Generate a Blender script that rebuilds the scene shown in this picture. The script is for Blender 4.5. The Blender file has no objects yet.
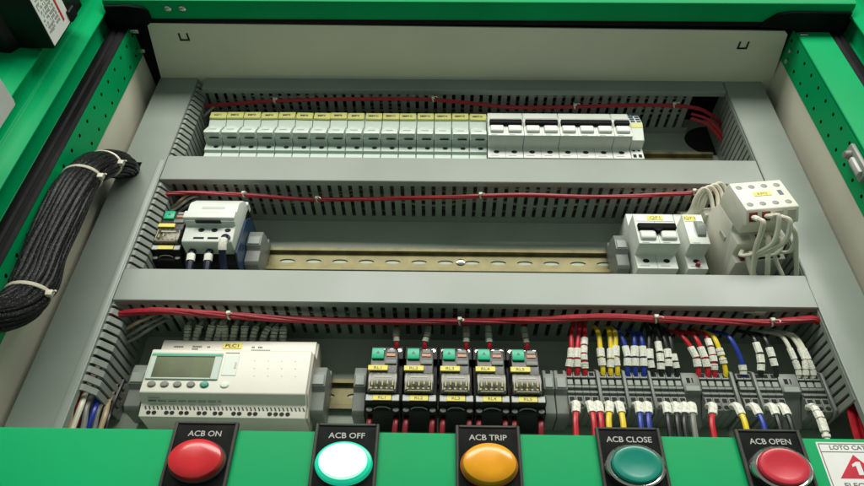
import bpy, bmesh, math, random
from mathutils import Vector, Matrix
random.seed(7)
rnd = random.uniform
SX, SC = 4.0 / 3.0, 0.001           # the cabinet is drawn in millimetres; widths as the photo shows them
scene = bpy.context.scene
COL = scene.collection
def P(x, y, z): return Vector((x * SX * SC, y * SC, z * SC))

# ------------------------------------------------------------------ materials
def mat(name, col, rough=0.5, metal=0.0, var=0.08, vscale=60, bump=0.0, bscale=900, emis=None, es=0, alpha=None, trans=0, coat=0, spec=0.5):
    m = bpy.data.materials.new(name); m.use_nodes = True
    nt = m.node_tree; b = nt.nodes['Principled BSDF']
    tc = nt.nodes.new('ShaderNodeTexCoord')
    nz = nt.nodes.new('ShaderNodeTexNoise'); nz.inputs['Scale'].default_value = vscale; nz.inputs['Detail'].default_value = 5
    nt.links.new(tc.outputs['Object'], nz.inputs['Vector'])
    rp = nt.nodes.new('ShaderNodeMapRange')
    rp.inputs['From Min'].default_value = 0.3; rp.inputs['From Max'].default_value = 0.7
    rp.inputs['To Min'].default_value = 1 - var; rp.inputs['To Max'].default_value = 1 + var
    nt.links.new(nz.outputs['Fac'], rp.inputs['Value'])
    mx = nt.nodes.new('ShaderNodeVectorMath'); mx.operation = 'SCALE'
    mx.inputs[0].default_value = col[:3]
    nt.links.new(rp.outputs['Result'], mx.inputs['Scale'])
    nt.links.new(mx.outputs['Vector'], b.inputs['Base Color'])
    rr = nt.nodes.new('ShaderNodeMapRange')
    rr.inputs['From Min'].default_value = 0.3; rr.inputs['From Max'].default_value = 0.7
    rr.inputs['To Min'].default_value = max(0.03, rough - 0.06); rr.inputs['To Max'].default_value = min(1, rough + 0.06)
    nt.links.new(nz.outputs['Fac'], rr.inputs['Value'])
    nt.links.new(rr.outputs['Result'], b.inputs['Roughness'])
    b.inputs['Metallic'].default_value = metal
    b.inputs['Specular IOR Level'].default_value = spec
    if coat: b.inputs['Coat Weight'].default_value = coat; b.inputs['Coat Roughness'].default_value = 0.12
    if trans: b.inputs['Transmission Weight'].default_value = trans
    if alpha is not None: b.inputs['Alpha'].default_value = alpha
    if emis: b.inputs['Emission Color'].default_value = (*emis, 1); b.inputs['Emission Strength'].default_value = es
    if bump:
        n2 = nt.nodes.new('ShaderNodeTexNoise'); n2.inputs['Scale'].default_value = bscale
        nt.links.new(tc.outputs['Object'], n2.inputs['Vector'])
        bp = nt.nodes.new('ShaderNodeBump'); bp.inputs['Strength'].default_value = bump; bp.inputs['Distance'].default_value = 0.0006
        nt.links.new(n2.outputs['Fac'], bp.inputs['Height']); nt.links.new(bp.outputs['Normal'], b.inputs['Normal'])
    return m
M = dict(
    rlybody=mat('relay_grey_case', (0.04, 0.042, 0.04), 0.35, var=0.35, vscale=300),
    green=mat('green_powder_coat', (0.0, 0.32, 0.105), 0.38, var=0.10, vscale=7, bump=0.25, bscale=40, spec=0.09),
    cream=mat('cream_powder_coat', (0.66, 0.64, 0.52), 0.5, var=0.05, vscale=9, bump=0.05, bscale=1500),
    plate=mat('mounting_plate_paint', (0.36, 0.42, 0.34), 0.5, var=0.08, vscale=14, bump=0.05, bscale=1200),
    duct=mat('grey_pvc', (0.235, 0.270, 0.240), 0.34, var=0.08, vscale=7, bump=0.5, bscale=14),
    ductd=mat('grey_pvc_body', (0.25, 0.275, 0.245), 0.45, var=0.08, vscale=30),
    rubber=mat('black_rubber', (0.004, 0.004, 0.005), 0.6, var=0.25, vscale=40, spec=0.12),
    black=mat('black_plastic', (0.006, 0.006, 0.007), 0.42, var=0.2, vscale=80, spec=0.25),
    dark=mat('opening_shade', (0.006, 0.007, 0.007), 0.8, var=0.1),  # near-black painted in place of the shade inside holes and recesses
    zinc=mat('yellow_passivated_steel', (0.19, 0.17, 0.078), 0.5, 0.4, var=0.35, vscale=60),
    steel=mat('bright_steel', (0.62, 0.62, 0.58), 0.25, 0.95, var=0.1, vscale=90),
    chrome=mat('chrome', (0.75, 0.74, 0.70), 0.12, 1.0, var=0.05),
    fuse=mat('pale_grey_green_plastic', (0.50, 0.60, 0.53), 0.4, var=0.05, vscale=40),
    frost=mat('frosted_plastic', (0.60, 0.68, 0.62), 0.25, var=0.07, vscale=120),
    white=mat('white_plastic', (0.70, 0.74, 0.68), 0.36, var=0.04, vscale=40),
    ivory=mat('ivory_plastic', (0.76, 0.74, 0.65), 0.38, var=0.04, vscale=30, bump=0.05),
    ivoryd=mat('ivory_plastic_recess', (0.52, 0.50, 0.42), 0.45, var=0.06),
    clamp=mat('grey_green_plastic', (0.175, 0.19, 0.17), 0.42, var=0.07, vscale=60),
    clampl=mat('pale_grey_tab', (0.25, 0.28, 0.25), 0.4, var=0.07, vscale=60),
    yellow=mat('yellow_label', (0.80, 0.68, 0.10), 0.42, var=0.07, vscale=80),
    paley=mat('pale_yellow_label', (0.72, 0.70, 0.22), 0.42, var=0.07, vscale=80),
    ink=mat('black_ink', (0.02, 0.02, 0.02), 0.6),
    greyink=mat('grey_ink', (0.16, 0.17, 0.15), 0.6),
    silver=mat('silver_lettering', (0.42, 0.42, 0.39), 0.4, 0.0),
    plateb=mat('black_legend_plate', (0.004, 0.005, 0.005), 0.3, spec=0.2, var=0.2, vscale=50),
    platef=mat('grey_plate_rim', (0.05, 0.05, 0.045), 0.4, 0.2, var=0.15),
    redlens=mat('red_lens', (0.62, 0.022, 0.030), 0.28, var=0.08, coat=0.3),
    redbtn=mat('red_button', (0.60, 0.030, 0.050), 0.35, var=0.06, coat=0.3),
    amber=mat('amber_lens', (0.85, 0.36, 0.008), 0.28, var=0.08, coat=0.3),
    amberd=mat('amber_lens_side', (0.42, 0.115, 0.004), 0.3, var=0.08, coat=0.3),
    teal=mat('teal_button', (0.0, 0.24, 0.17), 0.35, var=0.06, coat=0.3),
    lit=mat('lit_lens', (0.6, 0.9, 0.8), 0.4, emis=(0.80, 1.0, 0.90), es=1.25),
    litedge=mat('lit_lens_edge', (0.5, 0.85, 0.72), 0.4, emis=(0.50, 0.98, 0.76), es=0.85),
    litrim=mat('lit_lens_rim', (0.0, 0.45, 0.28), 0.3, emis=(0.02, 0.75, 0.42), es=0.45),
    rlygreen=mat('relay_green', (0.0, 0.42, 0.22), 0.35, var=0.08),
    clear=mat('smoky_clear_cover', (0.075, 0.075, 0.052), 0.2, var=0.75, vscale=360, spec=0.5),
    brass=mat('brass', (0.26, 0.22, 0.10), 0.4, 0.4, var=0.3, vscale=300),
    lcd=mat('lcd_glass', (0.072, 0.095, 0.028), 0.25, var=0.6, vscale=22, spec=0.3),
    wred=mat('red_wire', (0.52, 0.010, 0.022), 0.36, var=0.1, vscale=90),
    wrope=mat('red_harness', (0.36, 0.010, 0.022), 0.45, var=0.15, vscale=200, bump=0.3, bscale=400),
    wyel=mat('yellow_wire', (0.80, 0.58, 0.02), 0.36, var=0.07),
    wblue=mat('blue_wire', (0.012, 0.035, 0.30), 0.36, var=0.1),
    wnavy=mat('navy_wire', (0.005, 0.008, 0.035), 0.36, var=0.1),
    wblk=mat('black_wire', (0.012, 0.013, 0.014), 0.36, var=0.15),
    wwht=mat('white_wire', (0.70, 0.67, 0.55), 0.4, var=0.07),
    wtan=mat('tan_wire', (0.42, 0.32, 0.20), 0.4, var=0.1),
    wgry=mat('grey_wire', (0.20, 0.20, 0.18), 0.4, var=0.1),
    sleeve=mat('white_marker_sleeve', (0.74, 0.74, 0.65), 0.45, var=0.24, vscale=520, spec=.3),
    gsleeve=mat('greyed_marker_sleeve', (0.40, 0.43, 0.36), 0.5, var=0.25, vscale=700),
    tie=mat('white_nylon', (0.60, 0.57, 0.46), 0.35, var=0.06),
    ferr=mat('dark_red_ferrule', (0.22, 0.010, 0.018), 0.4, var=0.1),
    redp=mat('red_print', (0.55, 0.02, 0.045), 0.45),
    paper=mat('white_sticker', (0.78, 0.79, 0.76), 0.4, var=0.03),
    bluep=mat('dark_blue_plastic', (0.02, 0.05, 0.10), 0.35, var=0.2, vscale=100),
    pgrey=mat('light_grey_plastic', (0.50, 0.52, 0.49), 0.4, var=0.05),
)
def braid():
    m = mat('black_braid', (0.010, 0.010, 0.011), 0.42, var=0.2, vscale=200, spec=0.2)
    nt = m.node_tree; b = nt.nodes['Principled BSDF']
    tc = nt.nodes.new('ShaderNodeTexCoord')
    vo = nt.nodes.new('ShaderNodeTexVoronoi'); vo.inputs['Scale'].default_value = 620
    nt.links.new(tc.outputs['Object'], vo.inputs['Vector'])
    cr = nt.nodes.new('ShaderNodeMapRange'); cr.inputs['From Min'].default_value = 0.24; cr.inputs['From Max'].default_value = 0.10
    nt.links.new(vo.outputs['Distance'], cr.inputs['Value'])
    mx = nt.nodes.new('ShaderNodeMix'); mx.data_type = 'RGBA'
    mx.inputs['A'].default_value = (0.004, 0.004, 0.005, 1); mx.inputs['B'].default_value = (0.20, 0.205, 0.21, 1)
    nt.links.new(cr.outputs['Result'], mx.inputs['Factor']); nt.links.new(mx.outputs['Result'], b.inputs['Base Color'])
    return m
M['braid'] = braid()

# ------------------------------------------------------------------ geometry collector (millimetres)
class G:
    def __init__(s): s.v = []; s.f = []; s.uv = None; s.T = None
    def add(s, vs, fs):
        if s.T: vs = [s.T(*v) for v in vs]
        n = len(s.v); s.v += [tuple(v) for v in vs]; s.f += [tuple(i + n for i in f) for f in fs]; return s
    def bev(s, vs, fs, b, seg=2):
        bm = bmesh.new(); bv = [bm.verts.new(v) for v in vs]
        for f in fs: bm.faces.new([bv[i] for i in f])
        bmesh.ops.recalc_face_normals(bm, faces=bm.faces)
        if b: bmesh.ops.bevel(bm, geom=list(bm.edges), offset=b, segments=seg, profile=0.5, affect='EDGES', clamp_overlap=True)
        bm.verts.index_update()
        s.add([tuple(v.co) for v in bm.verts], [[v.index for v in f.verts] for f in bm.faces]); bm.free(); return s
    def box(s, x0, x1, y0, y1, z0, z1, b=0, seg=1):
        vs = [(x, y, z) for x in (x0, x1) for y in (y0, y1) for z in (z0, z1)]
        return s.bev(vs, [(0, 1, 3, 2), (4, 6, 7, 5), (0, 4, 5, 1), (2, 3, 7, 6), (0, 2, 6, 4), (1, 5, 7, 3)], b, seg)
    def prism(s, prof, a0, a1, axis='x', b=0, seg=1):
        n = len(prof)
        def mk(p, a): return {'x': (a, p[0], p[1]), 'y': (p[0], a, p[1]), 'z': (p[0], p[1], a)}[axis]
        vs = [mk(p, a0) for p in prof] + [mk(p, a1) for p in prof]
        fs = [tuple(range(n)), tuple(range(2 * n - 1, n - 1, -1))] + [(i, (i + 1) % n, n + (i + 1) % n, n + i) for i in range(n)]
        return s.bev(vs, fs, b, seg)
    def cyl(s, c, ax, r0, r1, h, n=16, b=0, start=0):
        x, y, z = c; vs = []
        for (r, d) in ((r0, 0), (r1, h)):
            for i in range(n):
                a = 2 * math.pi * i / n + start; p, q = r * math.cos(a), r * math.sin(a)
                vs.append({'x': (x + d, y + p, z + q), 'y': (x + p, y + d, z + q), 'z': (x + p, y + q, z + d)}[ax])
        fs = [tuple(range(n)), tuple(range(2 * n - 1, n - 1, -1))] + [(i, (i + 1) % n, n + (i + 1) % n, n + i) for i in range(n)]
        return s.bev(vs, fs, b)
    def lathe(s, c, prof, n=40):           # about the y axis; prof = [(r, y)]
        x, y, z = c; vs = []; fs = []
        for (r, d) in prof:
            for i in range(n):
                a = 2 * math.pi * i / n; vs.append((x + r * math.cos(a), y + d, z + r * math.sin(a)))
        for k in range(len(prof) - 1):
            for i in range(n):
                j = (i + 1) % n; fs.append((k * n + i, k * n + j, (k + 1) * n + j, (k + 1) * n + i))
        fs.append(tuple(range(n))); fs.append(tuple((len(prof) - 1) * n + i for i in range(n))[::-1])
        return s.bev(vs, fs, 0)
    def tube(s, pts, r, n=8, closed=False, sub=6, caps=True):
        pts = spline(pts, sub, closed) if sub > 1 else [Vector(p) for p in pts]
        m = len(pts); vs = []; fs = []; up = None
        for k, p in enumerate(pts):
            a = pts[(k - 1) % m] if (closed or k > 0) else p
            c = pts[(k + 1) % m] if (closed or k < m - 1) else p
            t = (c - a).normalized() if (c - a).length > 1e-9 else Vector((0, 0, 1))
            if up is None: up = t.orthogonal().normalized()
            up = (up - t * up.dot(t))
            up = up.normalized() if up.length > 1e-6 else t.orthogonal().normalized()
            w = t.cross(up); rr = r(k / max(1, m - 1)) if callable(r) else r
            for i in range(n):
                q = 2 * math.pi * i / n; vs.append(tuple(p + up * (rr * math.cos(q)) + w * (rr * math.sin(q))))
        for k in range(m if closed else m - 1):
            for i in range(n):
                j = (i + 1) % n; k2 = (k + 1) % m
                fs.append((k * n + i, k * n + j, k2 * n + j, k2 * n + i))
        if not closed and caps: fs.append(tuple(range(n))[::-1]); fs.append(tuple((m - 1) * n + i for i in range(n)))
        return s.add(vs, fs)
    def cell(s, o, u, v, du, dv, hole, n=8):  # flat cell of size du x dv with an oval hole (hu, hv half sizes)
        o, u, v = Vector(o), Vector(u), Vector(v); cu, cv = du / 2, dv / 2
        outer = []; inner = []
        for i in range(n):
            a = 2 * math.pi * (i + .5) / n; c, d = math.cos(a), math.sin(a)
            k = 1 / max(abs(c), abs(d)); outer.append(o + u * (cu + cu * k * c) + v * (cv + cv * k * d))
            inner.append(o + u * (cu + hole[0] * c * (k if hole[2] else 1)) + v * (cv + hole[1] * d * (k if hole[2] else 1)))
        fs = [(i, (i + 1) % n, n + (i + 1) % n, n + i) for i in range(n)]
        s.add([tuple(p) for p in outer + inner], fs)
        cs = [o, o + u * du, o + u * du + v * dv, o + v * dv]
        for cpt in cs:
            near = sorted(range(n), key=lambda i: (outer[i] - cpt).length)[:2]
            s.add([tuple(cpt), tuple(outer[near[0]]), tuple(outer[near[1]])], [(0, 1, 2)])
        return s
def spline(pts, sub=6, closed=False):
    p = [Vector(q) for q in pts]; n = len(p)
    if n < 3 and not closed: 
        return [p[0].lerp(p[-1], i / sub) for i in range(sub + 1)]
    out = []
    for k in range(n if closed else n - 1):
        a = p[(k - 1) % n] if (closed or k > 0) else p[0] * 2 - p[1]
        b, c = p[k], p[(k + 1) % n]
        d = p[(k + 2) % n] if (closed or k < n - 2) else p[-1] * 2 - p[-2]
        for i in range(sub):
            t = i / sub
            out.append(0.5 * (2 * b + (c - a) * t + (2 * a - 5 * b + 4 * c - d) * t * t + (3 * b - a - 3 * c + d) * t ** 3))
    if not closed: out.append(p[-1])
    return out
def mesh_of(name, g, m, origin=(0, 0, 0)):
    me = bpy.data.meshes.new(name); o = origin
    me.from_pydata([tuple(P(v[0] - o[0], v[1] - o[1], v[2] - o[2])) for v in g.v], [], g.f)
    if g.uv:
        l = me.uv_layers.new(name='UVMap')
        for lp in me.loops: l.data[lp.index].uv = g.uv[lp.vertex_index]
    me.materials.append(M[m]); me.validate()
    me.shade_smooth(); me.set_sharp_from_angle(angle=math.radians(32)); me.update()
    return me
def part(name, g, m, parent=None, label=None):
    o = bpy.data.objects.new(name, mesh_of(name, g, m)); COL.objects.link(o)
    if parent: o.parent = parent
    if label: o['label'] = label
    return o
def thing(name, label, cat, loc=(0, 0, 0), group=None):
    o = bpy.data.objects.new(name, None); COL.objects.link(o); o.location = P(*loc); o.empty_display_size = 0.01
    o['label'] = label; o['category'] = cat
    if group: o['group'] = group
    return o
def solo(name, g, m, label, cat, origin, group=None):   # a thing that is one mesh, in cabinet coordinates
    o = bpy.data.objects.new(name, mesh_of(name, g, m, origin)); COL.objects.link(o); o.location = P(*origin)
    o['label'] = label; o['category'] = cat
    if group: o['group'] = group
    return o
def rel(g, o):                      # cabinet coordinates -> coordinates about o
    g.v = [(a - o[0], b - o[1], c - o[2]) for a, b, c in g.v]; return g
def dup(root, loc, label=None, group=None):
    r = root.copy(); COL.objects.link(r); r.location = P(*loc)
    if label: r['label'] = label
    if group: r['group'] = group
    for ch in list(root.children):
        c = ch.copy(); COL.objects.link(c); c.parent = r
        for s in list(ch.children):
            d = s.copy(); COL.objects.link(d); d.parent = c
    return r
_tc = {}
def text(g, s, x, y, z, h, width=None, align='CENTER', th=0.15, T=None, bold=0.0):
    """lettering standing on a plane that faces -y; h is the capital height"""
    key = (s, bold)
    if key not in _tc:
        cu = bpy.data.curves.new('t', 'FONT'); cu.body = s; cu.size = 1; cu.resolution_u = 3; cu.offset = bold
        ob = bpy.data.objects.new('t', cu); COL.objects.link(ob)
        dg = bpy.context.evaluated_depsgraph_get(); ev = ob.evaluated_get(dg); me = ev.to_mesh()
        vs = [tuple(v.co) for v in me.vertices]; fs = [tuple(p.vertices) for p in me.polygons]
        ev.to_mesh_clear(); bpy.data.objects.remove(ob); bpy.data.curves.remove(cu)
        _tc[key] = (vs, fs)
    vs, fs = _tc[key]
    xs = [v[0] for v in vs]; x0, x1 = min(xs), max(xs); k = h / 0.70
    kx = k if width is None else width / (x1 - x0)
    off = {'CENTER': (x0 + x1) / 2, 'LEFT': x0}[align]
    n = len(vs)
    out = [(x + (v[0] - off) * kx, y - th, z + v[1] * k) for v in vs]
    if T: out = [T(*v) for v in out]
    g.add(out, fs); return g

R1, R2, R3, LID = 209.0, 27.0, -156.0, -77.7      # rail heights, duct cover plane
ORD = ['first', 'second', 'third', 'fourth', 'fifth', 'sixth', 'seventh', 'eighth', 'ninth', 'tenth', 'eleventh', 'twelfth', 'thirteenth', 'fourteenth', 'fifteenth', 'sixteenth']

# ------------------------------------------------------------------ enclosure
cab = thing('switchgear_cabinet', 'green steel switchgear cabinet with cream inside panels around the wired mounting plate', 'cabinet', (0, 0, -480))
CO = (0, 0, -480)
def cpart(n, g, m, label=None, parent=None): return part(n, rel(g, CO), m, parent or cab, label)
cpart('mounting_plate', G().box(-335, 358, 0, 3, -480, 330), 'plate')
cpart('side_panel', G().box(-325, -322, -114, -0.5, -480, 330), 'cream')
cpart('side_panel', G().box(343.6, 346, -114, -0.5, -480, 330), 'cream')
top = G().prism([(-312, -60), (346, -60), (337, -154), (333, -159), (-299, -166), (-303, -162)], 297, 299, 'z')
tp = cpart('top_panel', top, 'cream')
for x, y in ((-270, -145), (297.5, -137)):
    g = G(); g.box(x - 5, x - 3.4, y - 6, y + 5, 296.2, 296.9); g.box(x + 3.4, x + 5, y - 6, y + 5, 296.2, 296.9); g.box(x - 5, x + 5, y + 3.2, y + 5.5, 296.1, 296.8)
    cpart('slot', g, 'dark', None, tp)
def post(x, ys, sgn):
    g = G(); z = -480
    y0, y1 = ys
    w = (y0 - y1)
    # perforated inner face: two staggered columns of holes
    for c, (a, b, sh) in enumerate(((y0, y0 - w / 2, 0), (y0 - w / 2, y1, 12.5))):
        if sh: g.add([(x, a, -480), (x, b, -480), (x, b, -480 + sh), (x, a, -480 + sh)], [(0, 1, 2, 3)])
        zz = -480 + sh
        while zz + 25 <= 330:
            g.cell((x, a, zz), (0, -1, 0), (0, 0, 1), a - b, 25, (2.3, 2.3, False), 10); zz += 25
        g.add([(x, a, zz), (x, b, zz), (x, b, 330), (x, a, 330)], [(0, 1, 2, 3)])
    p = cpart('frame_post', g, 'green')
    cpart('hole_shade_backing', G().box(min(x + sgn * 5, x + sgn * 6), max(x + sgn * 5, x + sgn * 6), y1 + 4, y0, -480, 330), 'dark', None, p)  # dark sheet standing in for the shade behind the holes
    return p
pl = post(-321.5, (-113, -160), -1); pr = post(343, (-113, -157), 1)
# front flange of the right post with a rolled edge that catches the light
cpart('post_flange', G().prism([(343.4, -157.2), (343.7, -158.6), (344.6, -159.5), (346.2, -159.9), (375, -159.9), (375, -156), (344, -156)], -480, 300, 'z', 0.0), 'green', None, pr)
# rubber seals
def seal(x0, x1, y):
    w = x1 - x0
    return G().prism([(x0, y + 1), (x0, y - 3), (x0 + w * .2, y - 5), (x0 + w * .4, y - 5), (x0 + w * .5, y - 3.2), (x0 + w * .6, y - 5), (x0 + w * .85, y - 5.2), (x1, y - 3), (x1, y + 1)], -480, 297, 'z')
cpart('rubber_seal', seal(-340.5, -322.2, -156.5), 'rubber'); cpart('rubber_seal', seal(375.3, 389, -155), 'rubber')
# stepped door surround, left and right; undercut lips shaped to shade the inner faces
def rib(prof): return G().prism(prof, -480, 420, 'z', 0.9, 2)
cpart('door_surround', rib([(-339.5, -150), (-346, -153), (-347, -178.5), (-339.6, -179.5), (-339.4, -182), (-346, -186.5), (-354, -189), (-355, -191), (-363, -192.5), (-363, -207), (-355, -208), (-354.5, -211), (-366, -217), (-395, -221), (-470, -222), (-470, -150)]), 'green')
cpart('door_surround', rib([(389.5, -150), (396, -153), (397, -178.5), (389.6, -179.5), (389.4, -182), (396, -186.5), (404, -189), (405, -191), (413, -192.5), (413, -207), (405, -208), (404.5, -211), (416, -217), (445, -221), (500, -222), (500, -150)]), 'green')
# top beam: dark underside, bright rolled front edge
tb = cpart('top_beam', G().prism([(-172, 298), (-194, 298), (-197.5, 299.5), (-199, 303), (-199, 420), (-172, 420)], -339, 389, 'x'), 'green')
cpart('rubber_seal', G().box(-316, 352, -171.8, -166.5, 295.6, 306, 0.8), 'rubber')
cpart('dark_gap_filler', G().box(-352, 395, -171.9, -2, 303, 309), 'rubber')  # black filler added so the gaps behind the frame read dark
cpart('dark_gap_filler', G().box(-350, -330, -150, -116, -480, 302), 'rubber')
cpart('dark_gap_filler', G().box(350, 372, -155, -112, -480, 302), 'rubber')
cpart('seal_corner', G().prism([(-338, -150), (-338, -192), (-315, -193), (-300, -190), (-296, -184), (-296, -168), (-312, -166), (-314, -150)], 293.5, 297.8, 'z', 0.8), 'rubber', None, tb)
cpart('seal_corner', G().prism([(386, -150), (388, -188), (330, -188.5), (318, -186), (309, -176), (304, -167), (340, -164), (348, -150)], 293.5, 297.8, 'z', 0.8), 'rubber', None, tb)
for x in (-277, -262.5):
    g = G(); g.lathe((x, 0, 0), [(4.2, 0), (4.0, -1.4), (2.6, -2.4), (0.3, -2.7)], 18)
    g.v = [(a, -187 - c, 298 + b) for a, b, c in g.v]
    cpart('screw', g, 'steel', None, tb)
for x, y, z in ((-311.5, -158, 290), (-313, -128, 290), (345, -158, 289), (341, -136, 286), (340, -124, 280)):
    sg = 1 if x < 0 else -1
    g = G(); g.cyl((x, y, z), 'x', 3.2, 2.8, sg * -8, 12, 0.4); cpart('bolt', g, 'steel', None, tp)
# lower front panel that carries the lamps and buttons
FP = -263.0
cpart('front_panel', G().prism([(FP + 28, -303.5), (FP + 2.2, -302.6), (FP + .6, -303.2), (FP, -305), (FP, -480), (FP + 28, -480)], -420, 480, 'x'), 'green')

g = G(); g.lathe((294, -.2, 258), [(31, 0), (31, -.25)], 48); cpart('cable_opening', g, 'dark')
g = G(); g.lathe((294, 0, 258), [(33.5, -.1), (33.5, -2), (31, -2.2), (31, -.1)], 48)
# ------------------------------------------------------------------ wiring ducts
def hduct(label, x0, x1, z0, z1, lidx0, lidx1):
    t = thing('wiring_duct', label, 'cable duct', (x0, 0, z0), 'grey slotted wiring ducts'); o = (x0, 0, z0)
    g = G()
    g.box(x0, x1, -2, -0.3, z0 + 1, z1); g.box(x0, x1, -74, -0.3, z1 - 2.2, z1 - 0.4)
    g.box(x0, x1, -11, -0.3, z0 + .6, z0 + 2.4); g.box(x0, x1, -73, -69, z0 + .8, z0 + 2.4)
    x = x0 + 1
    while x + 6 < x1:
        g.prism([(x, -10.5), (x + 6.2, -10.5), (x + 6.2, -69.5), (x + 5, -71.5), (x + 1.2, -71.5), (x, -69.5)], z0 + .6, z0 + 2.4, 'z'); x += 9.8
    part('slotted_body', rel(g, o), 'ductd', t)
    lid = G(); lid.prism([(LID, z0 + .8), (LID + .8, z0), (LID + 8, z0 - 0.5), (LID + 8, z0 + .3), (LID + 2.2, z0 + 1.5), (LID + 2.2, z1 - 1.5), (LID + 8, z1 - .3), (LID + 8, z1 + .5), (LID + .8, z1), (LID, z1 - .8)], lidx0, lidx1, 'x')
    part('cover', rel(lid, o), 'duct', t)
    return t
hduct('grey slotted duct along the top edge, half hidden under the cream top panel', -268, 266, 273.4, 313, -262, 291.5)
hduct('grey slotted duct between the row of fuse holders and the row with two contactors', -268, 291, 94.5, 136.6, -269.2, 291.5)
hduct('grey slotted duct directly above the row with the display controller and relays', -268, 291, -84.9, -42.8, -269.2, 292.2)
def vduct(label, x0, x1, inner, notch=None):
    t = thing('wiring_duct', label, 'cable duct', (x0, 0, -240), 'grey slotted wiring ducts'); o = (x0, 0, -240)
    za, zb = -187, 296.5
    g = G(); g.box(x0, x1, -2, -.3, -240, zb)
    xo = x0 if inner > 0 else x1; xi = x1 if inner > 0 else x0
    if notch:
        g.box(min(xo, xo + inner * 1.8), max(xo, xo + inner * 1.8), -73, -.3, -240, notch[0]); g.box(min(xo, xo + inner * 1.8), max(xo, xo + inner * 1.8), -73, -.3, notch[1], zb)
        g.box(min(xo, xo + inner * 1.8), max(xo, xo + inner * 1.8), -30, -.3, notch[0], notch[1])
    else: g.box(min(xo, xo + inner * 1.8), max(xo, xo + inner * 1.8), -73, -.3, -240, zb)
    bulge = 9.0 if inner > 0 else 0.5
    def w(prof, z, h): g.prism(prof, z, z + h, 'z')
    a = xi + inner * bulge
    w([(xi - inner * 3, -.3), (a, -.3), (a, -10.5), (a - inner * 1.8, -10.5), (a - inner * 1.8, -2), (xi - inner * 3, -2)], za, zb - za)
    z = za
    while z + 6 < zb:
        if inner > 0: w([(a, -10), (a, -61), (xi + 2.4, -73.2), (xi - 2.6, -74), (xi - 2.6, -72.2), (xi + 1.9, -71.4), (a - 1.8, -60.2), (a - 1.8, -10)], z, 6.4)
        else: w([(a, -10), (a, -72), (a + 1.8, -72), (a + 1.8, -10)], z, 6.4)
        z += 9.8
    if inner < 0: w([(a - .1, -69.5), (a - .1, -74), (a + 1.9, -74), (a + 1.9, -69.5)], za, zb - za)
    part('slotted_body', rel(g, o), 'ductd', t)
    l = G()
    def lid(xa, xb, z0, z1, wl=True, wr=True):
        l.prism([(xa, LID + (8 if wl else 1.5)), (xa, LID + .8), (xa + .8, LID), (xb - .8, LID), (xb, LID + .8), (xb, LID + (8 if wr else 1.5)), (xb - 1.2, LID + (8 if wr else 1.5)), (xb - 1.8, LID + 1.6), (xa + 1.8, LID + 1.6), (xa + 1.2, LID + (8 if wl else 1.5))], z0, z1, 'z')
    if notch:
        lid(x0, x1, -240, notch[0]); lid(x0, x1, notch[1], zb); lid(-293, x1, notch[0], notch[1], False, True)
    else: lid(x0, x1, -240, zb)
    # raised rib along the inner edge of the cover, slanted to catch the light
    if inner > 0: l.prism([(x1 - 6.5, LID + .3), (x1 - 6, LID - 1.3), (x1 - 5.2, LID - 1.5), (x1 - .3, LID + .4), (x1 - .2, LID + 1.2)], -240, 128, 'z')
    part('cover', rel(l, o), 'duct', t)
vduct('grey upright duct on the left with a notch that a black cable bundle enters', -311.5, -270.3, 1, (99.3, 124.3))
vduct('grey upright duct on the right with fine slots along its inner side', 293, 333.4, -1)

# ------------------------------------------------------------------ DIN rails
def rail(label, x0, x1, zc, screws=()):
    o = (x0, 0, zc); t = thing('mounting_rail', label, 'rail', o, 'steel mounting rails')
    g = G()
    for s in (1, -1):
        g.box(x0, x1, -7.6, -6.4, min(zc + s * 12.4, zc + s * 17.5), max(zc + s * 12.4, zc + s * 17.5), 0.25)
        g.box(x0, x1, -7.4, -1.2, min(zc + s * 12.4, zc + s * 13.6), max(zc + s * 12.4, zc + s * 13.6), 0.2)
    n = int((x1 - x0) / 25)
    for i in range(n):
        g.cell((x0 + i * 25, -1.6, zc - 12.6), (1, 0, 0), (0, 0, 1), 25, 25.2, (7.4, 3.1, False), 16)
    if x0 + n * 25 < x1: g.box(x0 + n * 25, x1, -1.7, -1.2, zc - 12.6, zc + 12.6)
    part('profile', rel(g, o), 'zinc', t)
    for x in screws:
        q = G(); q.lathe((x, -1.7, zc), [(4.6, 0), (4.3, -1.6), (2.6, -2.6), (0.2, -2.8)], 20); q.box(x - 2.6, x + 2.6, -4.9, -4.2, zc - .5, zc + .5); part('screw', rel(q, o), 'steel', t)
rail('steel mounting rail behind the top row of fuse holders, bare at its right end', -262, 286, R1, ())
rail('yellowish slotted mounting rail with a long bare stretch between two contactors', -264.5, 262, R2, (12.3,))
rail('steel mounting rail with one bare slot between display controller and relays', -262, 292, R3, ())

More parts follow.
